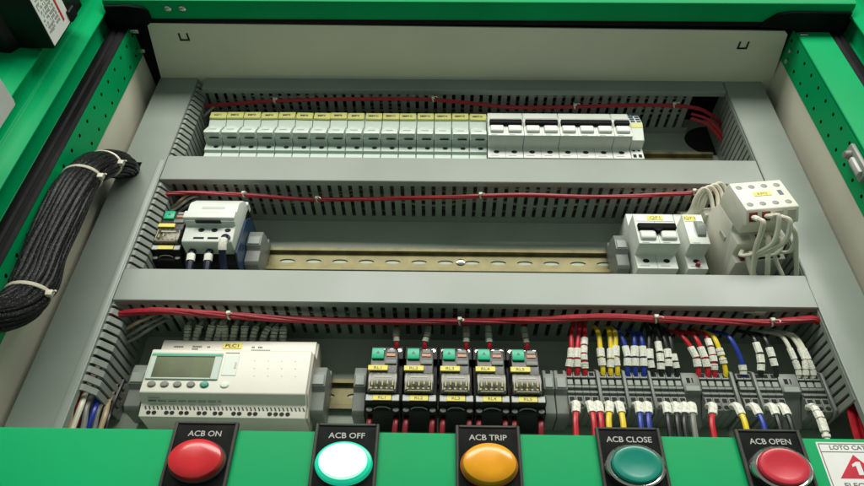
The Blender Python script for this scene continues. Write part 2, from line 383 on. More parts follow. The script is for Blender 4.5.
# ------------------------------------------------------------------ top row: fuse holders, breakers
FW = 18.0; FX0 = -248.6
def fuse_proto():
    t = thing('fuse_holder', 'x', 'fuse holder', (FX0, 0, R1), 'pale fuse holders with yellow labels')
    w = FW - 0.35
    g = G().prism([(-6, 44), (-46, 44), (-50, 31), (-62, 30), (-62, 16), (-58, 3), (-60, -19), (-50, -19.5), (-50, -31.5), (-46, -33), (-46, -45), (-6, -45)], 0.2, w, 'x', 0.45)
    b = part('body', g, 'fuse', t)
    part('wire_hole', G().cyl((11.5, -50.25, -25.5), 'y', 2.6, 2.6, 1.5, 14), 'dark', b)
    h = G().prism([(-57, 10), (-61, 4), (-69, -13.5), (-68.5, -17), (-61, -18.6), (-56, -18)], 0.9, w - .7, 'x', 0.4)
    h = part('fuse_carrier', h, 'frost', t)
    part('finger_edge', G().prism([(-66.4, -6.6), (-68.0, -9.8), (-67.2, -10), (-65.6, -6.8)], 5, w - 5.5, 'x'), 'pgrey', h)
    g2 = G().box(6, w - 2.5, -61.5, -60.2, -20.2, -18.7); part('gap', g2, 'dark', b)
    lb = part('name_label', G().box(0.5, w - .2, -65, -62, 17, 29, 0.3), 'paley', t)
    return t
fp = fuse_proto()
for i in range(16):
    where = 'leftmost of the row' if i == 0 else 'next to the white breakers, rightmost of the row' if i == 15 else f'{ORD[i]} from the left in the row'
    lab = f'pale grey fuse holder with yellow label, {where}'
    x = FX0 + i * FW
    if i == 0: fp['label'] = lab; f = fp
    else: f = dup(fp, (x, 0, R1), lab)
    nl = [c for c in f.children if c.name.startswith('name_label')][0]
    nl.location = P(rnd(-.35, .35), 0, rnd(-.4, .4)); nl.rotation_euler = (0, math.radians(rnd(-1.3, 1.3)), 0)
    part('lettering', text(G(), f'MF{i+1}', 8.5, -65, 21.3, 3.4, align='CENTER', bold=0.02), 'greyink', nl)

DIN = [(-6, 42), (-50, 42), (-50, 22.8), (-72, 22.5), (-72, -22.5), (-50, -22.8), (-50, -42), (-6, -42)]
def breaker(label, x0, poles, zc, group, body='white', name='circuit_breaker', ylabel=None, pw=18.0, handle=True):
    o = (x0, 0, zc); W = poles * pw
    t = thing(name, label, 'circuit breaker', o, group)
    g = G().prism(DIN, 0.2, W - .2, 'x', 0.7, 2); b = part('body', g, body, t)
    if poles > 1:
        sg = G()
        for k in range(1, poles): sg.box(k * pw - .15, k * pw + .15, -72.1, -71.6, -22, 22); sg.box(k * pw - .15, k * pw + .15, -50.1, -49.8, -41.5, -23)
        part('seam', sg, 'greyink', b)
    for k in range(poles):
        cx = (k + .5) * pw
        part('wire_hole', G().cyl((cx, -50.15, -31), 'y', 2.9, 2.9, 1.2, 16), 'dark', b)
        tg = G().prism([(-71.5, -3.6), (-75, -5), (-76.8, -9), (-76, -16.5), (-71.5, -19)], cx - 6.8, cx + 6.8, 'x', 1.8, 3)
        part('toggle_window', tg, 'white', t) if handle else None
    if handle:
        hb = G().prism([(-71, 6), (-76.5, 5), (-78, 1.5), (-77.5, -3.6), (-71, -4.4)], 1.8, W - 1.6, 'x', 0.8, 2)
        if ylabel: hb.prism([(W / 2 - 5, -4), (W / 2 + 5, -4), (W / 2, -9)], -78, -72, 'y', .4)
        part('toggle', hb, 'rubber', t)
    part('label_strip', G().box(1.2, W - 1.2, -72.5, -71.8, 11, 20.5, .2), body, t)
    if ylabel:
        nl = part('name_label', G().box(*ylabel[1], -72.9, -72, 12.5, 19.5, .2), 'yellow', t)
        part('lettering', text(G(), ylabel[0], sum(ylabel[1]) / 2, -72.9, 14, 4.2), 'greyink', nl)
    # small print
    sp = G()
    for k in range(poles):
        sp.box(k * pw + 3, k * pw + 9, -72.2, -71.9, -21.4, -20.8); sp.box(k * pw + 3, k * pw + 11, -50.2, -49.9, -38.4, -37.8)
    part('small_print', sp, 'greyink', b)
    return t
bx = FX0 + 16 * FW
gb = 'white breakers at the end of the fuse row'
breaker('white two pole breaker with black toggle bar, beside the last fuse holder', bx + .3, 2, R1, gb)
breaker('white two pole breaker with black toggle bar, left of the three pole breaker', bx + 36.3, 2, R1, gb)
breaker('white three pole breaker with the longest black toggle bar of the top row', bx + 72.3, 3, R1, gb)
breaker('white single pole breaker with short black toggle, beside the signal contact', bx + 126.3, 1, R1, gb)
# signal contact at the right end of the row
t = thing('signal_contact', 'slim grey white contact block with dark screws and yellow label at row end', 'contact block', (bx + 144.6, 0, R1))
b = part('body', G().prism([(-6, 42), (-46, 42), (-50, 30), (-66, 26), (-72, 4), (-70, -3), (-64, -22), (-50, -23), (-50, -42), (-6, -42)], 0, 12.5, 'x', .6), 'white', t)
for z in (27, 20.5, 14, 7.5):
    yb = -66 - (26 - z) * 6 / 22
    g = G().box(1.2, 5.6, yb - .6, yb + 2, z - 2, z + 2, .3); part('screw', g, 'bluep', t)
    g = G().box(7.2, 11.4, yb - .6, yb + 2, z - 2, z + 1.6, .3); part('screw', g, 'bluep', t)
part('name_label', G().prism([(-72.4, 3.5), (-70.5, -3), (-70, -3), (-71.6, 4)], .6, 12, 'x'), 'paley', t)
for x in (3.4, 8.8):
    part('wire_hole', G().cyl((x, -50.2, -27), 'y', 1.5, 1.5, 1, 10), 'dark', b); part('wire_hole', G().box(x - 1.7, x + 1.7, -50.2, -49, -40, -34), 'dark', b)

# ------------------------------------------------------------------ end clamps
def clamp(label, x0, zc, w=10.5, big=False, z0=-34):
    o = (x0, 0, zc); t = thing('end_clamp', label, 'clamp', o, 'grey end clamps on the rails')
    g = G().prism([(-5, 22), (-18, 22), (-18, 16), (-30, 16), (-44, 12), (-46, 4), (-46, -10), (-40, -14), (-40, z0 + 4), (-36, z0), (-5, z0)], 0, w, 'x', .8, 2)
    b = part('body', g, 'clamp', t)
    part('recess', G().box(w * .28, w * .72, -36.5, -32, 9, 14.2) if not big else G().box(w * .3, w * .75, -45.2, -42, 6.5, 11.5), 'dark', b)
    part('screw_cover', G().box(1, w - 1, -47.2, -44, -9, 2.5, .6), 'clampl', t)
clamp('grey end clamp beside the black and white contactor on the middle rail', -186.5 + 4, R2, 13)
clamp('grey end clamp at the left side of the two pole breaker, middle rail', 150.5, R2, 11)
clamp('grey end clamp against the right side of the display controller', -106.0, R3, 11.5, z0=-38)
clamp('grey end clamp against the left side of the relay row', -72.8, R3, 9.5, z0=-38)
clamp('grey end clamp right beside the last relay, left one of a touching pair', 73.4, R3, 8.4, True, -38)
clamp('grey end clamp touching the terminals with red wires, right one of a pair', 82.4, R3, 9.4, True, -38)
clamp('dark grey end clamp left of the display controller, near the upright duct', -247, R3, 12, z0=-36)

# ------------------------------------------------------------------ relays
def relay(loc, label, tag, withtag=True):
    t = thing('plug_in_relay', label, 'relay', loc, 'plug-in relays with green buttons')
    g = G()
    g.prism([(-5, 41), (-38, 41), (-38, 26), (-30, 25), (-30, -24.2), (-58, -24.2), (-58, -31.5), (-50, -33), (-48, -39.5), (-22, -41), (-5, -41)], .3, 26.7, 'x', .6)
    s = part('socket', g, 'black', t)
    for x in (4, 10.4, 16.8, 23.2): part('screw', G().cyl((x, -38.3, 36.5), 'y', 1.9, 1.9, 1.4, 10), 'steel', s)
    for x in (3.6, 23.4): part('screw', G().lathe((x, -49.4, -36.5), [(2.5, 0), (2.2, -.7), (1.2, -.9), (.1, -.9)], 12), 'wgry', s)
    b = part('relay_body', G().prism([(-30, 27), (-57, 27), (-60, 25), (-60, -2.4), (-31, -2.4)], 2.4, 23.4, 'x', .6), 'rlybody', t)
    bt = part('test_button', G().box(3.2, 12.6, -62.6, -59, 13.5, 25.6, .7, 2), 'rlygreen', b)
    part('mark', G().prism([(6.6, 19), (9.4, 19), (8, 22.4)], -62.8, -62.5, 'y'), 'bluep', bt)
    part('flag_window', G().box(14.5, 21.5, -60.8, -59.5, 17, 20.4, .2), 'amberd', b)
    lp_ = G()
    for k in range(3): lp_.box(15, 21, -60.6, -59.8, 22 + k * 1.3, 22.6 + k * 1.3)
    part('print_lines', lp_, 'pgrey', b)
    part('latch', G().prism([(-60, 14.5), (-62.2, 12), (-61.8, 8), (-60, 7.5)], 13.6, 22.6, 'x', .3), 'clamp', b)
    nl = part('name_label', G().box(1.2, 16.2, -62.8, -59.8, 0, 5.6, .3), 'yellow', t)
    if withtag: part('lettering', text(G(), tag, 8.6, -62.8, 1.3, 3.0, bold=.01), 'greyink', nl)
    c = part('clear_cover', G().box(2.0, 23.8, -63.2, -34, -23.2, -2.8, .9, 2), 'clear', t)
    for i, x in enumerate((5.2, 9.1, 13, 16.9, 20.8)):
        part('contact', G().box(x - .7, x + .7, -63.45, -62.8, -17 + (i % 2) * 1.5, -11.5 + (i % 2), .2).box(x - 1.3, x + .2, -63.4, -62.9, -20.5, -19), 'brass', c)
    q = G().box(6.5, 19.5, -63.5, -62.9, -8.2, -6.8); q.box(3, 3.5, -63.4, -62.9, -21, -5); q.box(22.3, 22.8, -63.4, -62.9, -21, -5); q.box(4.5, 21.5, -63.4, -62.9, -22.4, -21.9); part('contact_frame', q, 'ivoryd', c)
    nb = part('socket_label', G().box(6.2, 20, -59, -56.5, -30.8, -25, .2), 'yellow', t)
    if withtag: part('lettering', text(G(), tag, 13, -59, -29.4, 2.9, bold=.01), 'greyink', nb)
    for x in (1, 20.4): part('ejector', G().box(x, x + 5.4, -58.8, -56, -31.2, -24.6, .4), 'pgrey', t)
    part('bridge', G().tube([(7, -49.6, -36), (10, -51.5, -34.8), (16, -51.5, -34.8), (19.5, -49.6, -36)], .7, 6), 'wgry', s)
    return t
RX = [-62.3, -34.9, -7.3, 19.6, 46.1]
for i, x in enumerate(RX):
    pos = 'leftmost of the five' if i == 0 else 'rightmost of the five' if i == 4 else f'{ORD[i]} of five from the left'
    relay((x, 0, R3), f'black plug-in relay with green button and yellow label RL{i+1}, {pos}', f'RL{i+1}')
relay((-262.5, 0, R2 + 3), 'black plug-in relay on the middle rail, left of the white covered contactor', '', False)

# ------------------------------------------------------------------ display controller
px0 = -231.0; o = (px0, 0, R3); W = 124.6
t = thing('logic_controller', 'ivory logic controller with small green grey display and row of round keys', 'controller', o)
body = part('housing', G().prism([(-6, 44.5), (-40, 44.5), (-42, 42.5), (-42.5, 24), (-58, 23), (-59.5, 21.3), (-59.5, -25.2), (-58.8, -26.4), (-48.5, -32.6), (-48, -33.4), (-45.5, -45.5), (-6, -46.5)], 0, W, 'x', .7, 2), 'ivory', t)
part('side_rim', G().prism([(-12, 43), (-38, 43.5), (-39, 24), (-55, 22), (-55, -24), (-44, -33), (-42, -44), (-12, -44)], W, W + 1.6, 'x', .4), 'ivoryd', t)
dx = lambda X: X - px0
dz = lambda Z: Z - R3
bz = G()
bx0, bx1, bz0, bz1 = dx(-229.6), dx(-174.6), dz(-168), dz(-137.8)
sx0, sx1, sz0, sz1 = dx(-225.6), dx(-180.2), dz(-166.2), dz(-142.2)
bz.box(bx0, bx1, -61.3, -59, sz1, bz1, .4); bz.box(sx1, bx1, -61.3, -59, bz0, sz1 - .05, .4); bz.box(bx0, sx0, -61.3, -59, bz0, sz1 - .05, .4); bz.box(sx0 + .05, sx1 - .05, -61.3, -59, bz0, sz0, .4)
sc = part('display_bezel', bz, 'fuse', t)
part('green_stripe', G().box(bx0 + .4, bx1 - .4, -61.6, -61.1, sz1 + .9, sz1 + 2.7), 'rlygreen', sc)
part('display', G().box(sx0, sx1, -60.2, -59.2, sz0, sz1), 'lcd', t)
for x in (-223.4, -213.6, -203.8, -193.6):
    k = G().lathe((dx(x), -59.4, dz(-173.3)), [(3.1, 0), (3.1, -1.4), (2.6, -2), (.2, -2.1)], 20); part('key', k, 'wgry', t)
part('key', G().lathe((dx(-183.4), -59.4, dz(-173.2)), [(3.3, 0), (3.3, -1.4), (2.7, -2), (.2, -2.1)], 20), 'teal', t)
part('key', G().lathe((dx(-168.2), -59.4, dz(-173.2)), [(3.3, 0), (3.3, -1), (2.7, -1.6), (.2, -1.8)], 20), 'white', t)
part('port_cover', G().box(dx(-173), dx(-161.5), -60.1, -59, dz(-163), dz(-139.5), .4), 'white', t)
part('port_notch', G().box(dx(-164), dx(-162.6), -60.5, -60, dz(-155), dz(-148)), 'ivoryd', t)
pr_ = G()
for i in range(4):
    for j in range(3):
        x = dx(-150 + i * 10.5 + j * 1.0); z = dz(-146 - j * 8.5); pr_.box(x, x + 1.1, -59.75, -59.4, z, z + .5)
part('dot_marks', pr_, 'ivoryd', t); pr_ = G()
for x0_, w_, z_ in ((dx(-221), 8, 34.5), (dx(-206), 9, 35), (dx(-206), 6, 32), (dx(-194), 3, 34.6), (dx(-158), 3.5, 35), (dx(-153), 4, 35), (dx(-158), 16, 31.2)):
    n = int(w_ / 1.3); pr_ = G()
    for k in range(n): pr_.box(x0_ + k * 1.3, x0_ + k * 1.3 + .9, -42.9, -42.3, z_, z_ + 1.3)
    part('heading_print', pr_, 'greyink', t)
pr_ = G()
for k in range(11): pr_.box(dx(-173) + k * 1.0, dx(-173) + k * 1.0 + .7, -59.8, -59.4, dz(-137.6), dz(-137.6) + 1.1)
part('cover_print', pr_, 'greyink', t); pr_ = G()
def under(x, f): return (x, -58.8 + f * 10.3 - .25, -26.4 - f * 6.2 - .3)
for k in range(7): a, b_ = under(6 + k * 1.3, .35), under(6.9 + k * 1.3, .5); pr_.box(a[0], b_[0], a[1] - .1, b_[1], b_[2], a[2])
for k in range(44):
    if k % 6 == 5: continue
    a, b_ = under(6 + k * 1.25, .66), under(6.85 + k * 1.25, .82); pr_.box(a[0], b_[0], a[1] - .1, b_[1], b_[2], a[2])
part('edge_print', pr_, 'greyink', t)
for k in range(40):
    x = 3.2 + k * 3.05
    g = G().prism([(x - .2, -35.2), (x + .8, -35.2), (x + 2.0, -38.2), (x + 1.0, -38.2)], -47.9 , -45.5, 'y'); part('vent_slot', g, 'ink', body)
xs_ = [7, 11.2, 20.5, 24.7, 31.5, 35.7, 45, 49.2, 57, 61.2, 71, 75.2, 83, 87.2, 98, 102.5, 107, 111.5]
for x in xs_: part('terminal_hole', G().cyl((x, -46.9, -41.4), 'y', 1.75, 1.75, 1.2, 12), 'dark', body)
nl = part('name_label', G().box(dx(-181.5), dx(-166.2), -43.1, -42, 33.5, 40.5, .2), 'yellow', t)
part('lettering', text(G(), 'PLC1', dx(-174), -43.1, 35, 3.8, bold=.015), 'ink', nl)

# ------------------------------------------------------------------ contactor with white cover (middle row, left)
o = (-230, 0, R2)
t = thing('contactor', 'black contactor with a white stepped front cover and three navy wires below', 'contactor', o)
part('base', G().prism([(-6, 38), (-58, 38), (-60, 30), (-60, -30), (-54, -46), (-6, -46)], 0, 45, 'x', .8), 'black', t)
part('side_terminal', G().prism([(-20, 30), (-50, 30), (-62, 16), (-66, -38), (-50, -44), (-20, -44)], 45, 47, 'x', .5), 'bluep', t)
cv = part('front_cover', G().prism([(-40, 38.5), (-68, 38.5), (-77, 33), (-86, 22), (-88, 17), (-88, -9), (-80.5, -10.2), (-79.5, -32), (-76, -34), (-42, -34)], .6, 44.6, 'x', 1.1, 2), 'white', t)
part('handle_ridge', G().prism([(-86, 7), (-91, 4), (-91.5, -6), (-86, -9.4)], -.4, 44.4, 'x', .8, 2), 'white', cv)
part('handle_slot', G().box(13, 33, -88.3, -86, 9.5, 13.5), 'pgrey', cv)
part('gap', G().box(11, 33, -91, -86, -10.6, -9.6), 'dark', cv)
for x in (15.5, 27, 38.5): part('screw_hole', G().cyl((x, -80.6, -16), 'y', 2.7, 2.7, 1.5, 14), 'dark', cv); 
for x in (15, 27.3): part('terminal_slot', G().box(x - 4.5, x + 4.5, -80.3, -79, -28.5, -26.3), 'dark', cv)
part('corner_lug', G().box(38.5, 45.5, -66, -52, 36, 42, .8), 'white', cv)
part('latch', G().box(44.4, 45.1, -62, -57, -2, 3), 'black', cv)
for (xa, sl) in ((8, 0), (23, 0), (38.5, 1)):
    X0 = o[0] + xa
    if sl: pts = [(X0 + 1, -79, R2 - 26), (X0 + 1.5, -88, R2 - 32), (X0 + 1, -86, R2 - 45), (X0 + 2, -70, R2 - 62), (X0 + 5, -62, R2 - 80)]
    else: pts = [(X0, -58, R2 - 30), (X0, -66, R2 - 36), (X0 + 1, -66, R2 - 50), (X0 + 2, -60, R2 - 80)]
    lab = 'thick navy wire with white sleeve at the front of the white contactor' if sl else f'thick navy wire with white end under the black contactor, {"left" if xa < 20 else "middle"} one'
    w = solo('wire', G().tube(pts, 3.1, 10), 'wnavy', lab, 'wire', pts[0], 'navy wires under the white contactor')
    a = spline(pts, 6)
    k0, k1 = (8, 14) if sl else (9, 13)
    g = G().tube(a[k0:k1], 3.7, 10, sub=1); part('marker_sleeve', rel(g, pts[0]), 'sleeve', w)
# breaker and RCBO of the middle row
breaker('white two pole breaker with yellow label and black bar on the middle rail', 164.5, 2, R2, None, ylabel=('QF1', (12, 26)))
t = breaker('slim white single pole device with grey lever and yellow label, middle rail', 208.3, 1, R2, None, name='residual_current_breaker', ylabel=('QF2', (1.6, 11)), handle=False)
part('lever', G().prism([(-71, 12), (-74, 11), (-79.5, 1), (-75, -11), (-71, -12)], 8.6, 15.8, 'x', .6), 'clampl', t)
part('red_ferrule', G().cyl((9, -50.4, -37), 'y', 2.2, 1.8, -5, 10), 'ferr', t)

# ------------------------------------------------------------------ contactor with auxiliary block (right)
o = (238.8, 0, R2 + 5); ang = math.radians(9); cxx, czz = 22.5, 0.0
def RT(x, y, z): dx_, dz_ = x - cxx, z - czz; return (cxx + dx_ * math.cos(ang) - dz_ * math.sin(ang), y, czz + dx_ * math.sin(ang) + dz_ * math.cos(ang))
def RG(): g = G(); g.T = RT; return g
t = thing('contactor', 'ivory contactor with stacked contact block, tilted slightly, white wires hanging down', 'contactor', o)
cb = part('base', RG().prism([(-6, 39), (-58, 39), (-60, 36), (-60, 27), (-78, 26), (-93, 20), (-93, -13), (-86, -15), (-84, -18), (-83, -33), (-66, -33.5), (-64, -35), (-62, -44), (-6, -44)], 0, 45, 'x', .9, 2), 'ivory', t)
ax = part('contact_block', RG().prism([(-93.3, 21), (-124, 21.5), (-126, 20), (-126, -19.4), (-125, -20.6), (-113, -29), (-110, -29.5), (-108, -26), (-93.3, -26)], .3, 45.4, 'x', .8, 2), 'ivory', t)
for x in (6, 17, 28, 39):
    for z in (12.8, -12.5): part('screw', RG().cyl((x, -126.2, z), 'y', 2.9, 2.9, 1, 16, .2), 'clampl', ax)
for i, x in enumerate((6, 17, 28, 39)):
    g = RG().prism([(-123.6, -22.3), (-115, -28.2), (-114, -26.5), (-122.4, -21)], x - 3.5, x + 3.5, 'x')
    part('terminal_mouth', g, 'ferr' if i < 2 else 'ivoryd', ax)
nl = part('name_label', RG().box(14.5, 29.5, -126.5, -125.5, -1.6, 4.6, .2), 'yellow', ax)
g = text(G(), 'KM2', 22, -126.5, -.1, 3.2, T=RT); part('lettering', g, 'greyink', nl)
part('indicator_slot', RG().box(36, 39.6, -126.3, -125, -2, 5), 'bluep', ax)
for x in (9, 22.5, 36):
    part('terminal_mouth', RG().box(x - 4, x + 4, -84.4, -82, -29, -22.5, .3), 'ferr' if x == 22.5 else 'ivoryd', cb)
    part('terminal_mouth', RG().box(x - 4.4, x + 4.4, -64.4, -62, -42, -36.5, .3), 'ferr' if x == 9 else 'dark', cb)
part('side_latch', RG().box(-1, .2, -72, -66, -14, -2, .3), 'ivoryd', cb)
part('mounting_shoulder', RG().box(-2.5, 6, -66, -24, 26, 38, .8), 'ivory', cb)
# its white wires
def wire(pts, r, m, label, group=None, sl=None, slm='sleeve', sr=1.28, n=8, segs=1, sub=8):
    w = solo('wire', G().tube(pts, r, n, sub=sub), m, label, 'wire', pts[0], group)
    if sl:
        a = spline(pts, sub)
        for (f0, f1) in sl:
            k0, k1 = int(f0 * (len(a) - 1)), max(int(f0 * (len(a) - 1)) + 1, int(round(f1 * (len(a) - 1))))
            q = a[k0:k1 + 1]
            g = G()
            if segs == 1: g.tube(q, r * sr, n, sub=1)
            else:
                L = spline(q, 3) if len(q) > 2 else [q[0].lerp(q[-1], i / 12) for i in range(13)]
                step = max(2, len(L) // segs)
                for i in range(0, len(L) - 1, step):
                    e = L[i:i + step + 1]; e = [e[0]] + e[1:]
                    if len(e) > 1: g.tube([e[0], e[0].lerp(e[-1], .82)], r * sr * rnd(.93, 1.07), n, sub=1)
            part('marker_sleeve', rel(g, pts[0]), slm, w)
    return w
gw = 'white wires at the ivory contactor'
def ct(x, y, z): a = RT(x, y, z); return (o[0] + a[0], a[1], o[2] + a[2])
wire([ct(6, -119, -25), ct(6, -124, -32), ct(7, -124, -40), ct(4, -92, -54), ct(3, -62, -74)], 2.3, 'wwht', 'white wire with sleeve hanging straight from the left red terminal of the contact block', gw, [(.08, .3)])
wire([ct(17, -119, -25), ct(17, -126, -31), ct(20, -130, -36), ct(16, -108, -52), ct(4, -92, -54), ct(-2, -82, -48), ct(4, -76, -38)], 2.1, 'wwht', 'white wire looping left from the second red terminal of the contact block', gw, [(.05, .2)])
wire([ct(19, -119, -26), ct(21, -127, -33), ct(27, -129, -42), ct(24, -108, -54), ct(10, -90, -54), ct(8, -80, -44), ct(18, -70, -40)], 2.1, 'wwht', 'white wire in the widest loop below the contact block', gw)
wire([ct(21, -119, -27), ct(26, -125, -34), ct(32, -118, -48), ct(38, -92, -58), ct(41, -60, -78)], 2.0, 'wwht', 'white wire swinging to the right below the contact block', gw)
wire([ct(22, -83, -28), ct(22, -96, -32), ct(19, -92, -46), ct(16, -62, -74)], 2.3, 'wwht', 'white wire dropping from the dark red middle terminal of the ivory contactor', gw)
wire([ct(9, -62, -36), ct(9, -72, -40), ct(8, -68, -50), ct(8, -58, -76)], 2.8, 'wwht', 'short thick white wire at the lower left red terminal of the ivory contactor', gw)
wire([ct(24, -83, -27), ct(26, -94, -30), ct(31, -96, -42), ct(24, -88, -54), ct(12, -80, -50), ct(8, -72, -58)], 1.9, 'wwht', 'thin white wire curling low in front of the ivory contactor', gw)
wire([ct(30, -118, -25), ct(31, -120, -34), ct(36, -112, -46), ct(33, -94, -56), ct(26, -82, -50), ct(30, -66, -72)], 1.9, 'wwht', 'white wire from the third mouth of the contact block, looping low', gw)
for i in range(4):
    k = i * 3.2
    wire([ct(4 + k * 1.6, -70, 28), ct(2 + k * 1.9 + rnd(-1, 1), -84, 42 + 2.2 * i), ct(-3 + k * 1.7, -90, 48 + 2.2 * i), ct(-9 + k * 1.2 + rnd(-1, 1), -82, 43 + i), ct(-13 + k * 1.0, -68, 36), ct(-13 + k * .8, -52, 40), ct(-10 + k, -36, 58)], 1.9, 'wwht', f'white wire arching over the upper left corner of the ivory contactor, {ORD[i]} from left', gw)

# wires lying inside the ducts, glimpsed through the slots
k_ = 0
for (zb_, xa_, xb_, nm_) in ((273.4, -258, 255, 'top'), (94.5, -258, 282, 'middle'), (-84.9, -258, 282, 'bottom')):
    for j, (m_, cn_) in enumerate((('wgry', 'grey'), ('wwht', 'white'), ('wtan', 'tan'), ('wgry', 'dark grey'), ('wwht', 'thin white'))):
        y_ = -18 - j * 10.5; pts = []
        for q in range(12): pts.append((xa_ + (xb_ - xa_) * q / 11, y_ + rnd(-5, 5), zb_ + 9 + rnd(-3.5, 5)))
        solo('wire', G().tube(pts, 1.9 - .2 * (j == 4), 6, sub=4), m_, f'{cn_} wire glimpsed through the slots inside the {nm_} duct', 'wire', pts[0], 'wires inside the ducts')

# ------------------------------------------------------------------ terminal blocks and their wires
ZT = -164.0
def term_proto(w):
    t = thing('terminal_block', 'x', 'terminal', (0, 0, ZT), 'grey rail terminals in the bottom row')
    g = G().prism([(-6, 25), (-30, 24.5), (-34, 22), (-41, 20.5), (-42, 13.2), (-36, 13), (-36, 4.5), (-43, 4), (-43, 1.2), (-40, .8), (-40, -2.2), (-43, -2.6), (-43, -4.6), (-40, -5), (-40, -7), (-42.5, -7.4), (-43, -21.5), (-39, -24), (-22, -24), (-6, -24)], .12, w - .12, 'x', .3)
    b = part('body', g, 'clamp', t)
    part('wire_entry', G().box(1.2, w - 1.2, -42.0, -40, 15, 19), 'dark', b)
    part('recess', G().box(.3, w - .3, -36.6, -36, 4.6, 12.9), 'dark', b); part('test_tab', G().box(1.1, w - .3, -41, -36.7, 5.6, 11.6, .4), 'clampl', t)  # recess floor painted dark for the shade around the tab
    part('wire_entry', G().box(1.2, w - 1.2, -43.15, -42, -13.2, -9), 'dark', b)
    part('wire_entry', G().cyl((w / 2, -43.3, -18.4), 'y', 2.1, 2.1, 1, 12), 'dark', b)
    return t
TW = 5.85
sect = [(91.6, 4, 'left section with red wires'), (117.8, 3, 'section with three yellow wires'), (138.0, 3, 'section with three blue wires'), (157.8, 4, 'section with four black wires'),
        (195.2, 4, 'section with red and one yellow wire'), (224.2, 2, 'section with one blue wire'), (238.4, 3, 'section with two black wires'), (271.2, 3, 'rightmost section with white wires')]
proto = None
for (x0, n, desc) in sect:
    for k in range(n):
        at = 'left end' if k == 0 else 'right end' if k == n - 1 else ORD[k] + ' from the left'
        lab = f'grey terminal, {at} of the {desc}'
        if proto is None: proto = term_proto(TW); proto['label'] = lab; proto.location = P(x0, 0, ZT)
        else: dup(proto, (x0 + k * TW, 0, ZT), lab)
def plate(x, w, label, tall=True):
    o = (x, 0, ZT); t = thing('partition_plate', label, 'partition', o, 'grey partition plates between terminals')
    b = part('plate', G().prism([(-5, 27), (-36, 26), (-45, 20), (-46, -21), (-40, -26), (-5, -28)] if tall else [(-5, 26), (-30, 25.5), (-42, 20), (-43, 0), (-36, -4), (-20, -30), (-5, -30)], .1, w - .1, 'x', .4), 'clamp', t)
    if not tall:
        part('recess', G().box(w * .25, w * .45, -42.6, -38, 6, 14), 'dark', b); part('recess', G().box(w * .55, w * .62, -42.6, -38, 5, 14), 'dark', b)
        part('marker_tab', G().box(w * .1, w * .9, -43.6, -41, -1, 5, .4), 'clampl', t)
plate(115.2, 2.5, 'thin grey partition between the red and the yellow terminal sections')
plate(135.5, 2.4, 'thin grey partition between the yellow and the blue terminal sections')
plate(155.6, 2.1, 'thin grey partition between the blue and the black terminal sections')
plate(181.4, 13.6, 'wide grey end bracket right of the four black wires', False)
plate(218.8, 2.6, 'thin grey partition right of the single yellow wire')
plate(236.0, 2.3, 'thin grey partition right of the single blue wire')
plate(256.2, 14.8, 'wide grey end bracket left of the white wires', False)
plate(288.9, 2.4, 'thin grey partition at the right end, beside the upright duct')
UP = [('wred', 94.9, 102.5, -47.7, 0), ('wred', 102.0, 107.4, -47.9, 0), ('wred', 107.5, 111.5, -48, 2), ('wyel', 121.2, 120.5, -42, 0), ('wyel', 127, 131.5, -40, 0), ('wyel', 132.5, 135.5, -40, 0),
      ('wblue', 140.4, 137, -40, 0), ('wblue', 146.6, 150.5, -34, 0), ('wblue', 152.9, 155, -30, 0), ('wblk', 159.9, 162, -46, 0), ('wblk', 166.6, 167, -48, 3), ('wblk', 172.4, 172, -46, 0), ('wblk', 178.7, 175.5, -42, 1),
      ('wred', 195.9, 180, -38, 0), ('wred', 202.9, 192, -36, 0), ('wred', 208.6, 205, -36, 2), ('wyel', 216.5, 208, -36, 4), ('wblue', 230.8, 219, -36, 5), ('wblk', 244.7, 243, -36, 3), ('wblk', 256.1, 249, -34, 0),
      ('wwht', 273.3, 262, -36, 6), ('wwht', 278.7, 271, -36, 6), ('wwht', 284.7, 272.5, -38, 6)]
cname = {'wred': 'red', 'wyel': 'yellow', 'wblue': 'blue', 'wblk': 'black', 'wwht': 'white'}
cnt = {}
runs = {'wred': ['left end of the terminals', 'second from left', 'third from left', 'first of slanting trio', 'middle of slanting trio', 'last of slanting trio'],
        'wyel': ['left one of three yellow', 'middle one of three yellow', 'right one of three yellow', 'single beside slanting red'],
        'wblue': ['left one of three blue', 'middle one of three blue', 'right one of three blue', 'single, right of single yellow'],
        'wblk': ['left one of four black', 'second of four black', 'third of four black', 'right one of four black', 'long sleeved near right end', 'short sleeved near right end'],
        'wwht': ['left one of three white', 'middle one of three white', 'right one of three white']}
for (m, xb, xt, yt, kind) in UP:
    i = cnt.get(m, 0); cnt[m] = i + 1
    zb = -147.5; r = 1.95 if m != 'wwht' else 1.8
    bow = rnd(-5, 5); xb += rnd(-.5, .5)
    yt2 = yt + 8
    pts = [(xb, -40.5, zb), (xb, -44.5, zb + 6), (xb - (xb - xt) * .12 + bow * .3, -50, zb + 20), (xb - (xb - xt) * .55, -52, zb + 42), (xt, yt2 - 8, -90), (xt - (xb - xt) * .12, yt2 + 6, -80)]
    jt = rnd(-.03, .03)
    sl = {0: [(.25 + jt, .48 + jt)], 1: [(.26 + jt, .45 + jt)], 2: [(.22, .3), (.34, .58)], 3: [(.22, .56)], 4: [(.3, .37), (.4, .47)], 5: [(.12, .30)], 6: [(.12, .50)]}[kind]
    lab = f'{cname[m]} wire with white sleeve entering terminal from above, {runs[m][i]}'
    wire(pts, r, m, lab, f'{cname[m]} wires entering the terminals from above', sl, 'sleeve', 1.55 if kind != 6 else 1.4, 8, 3 if kind in (3, 6, 2) else 2)
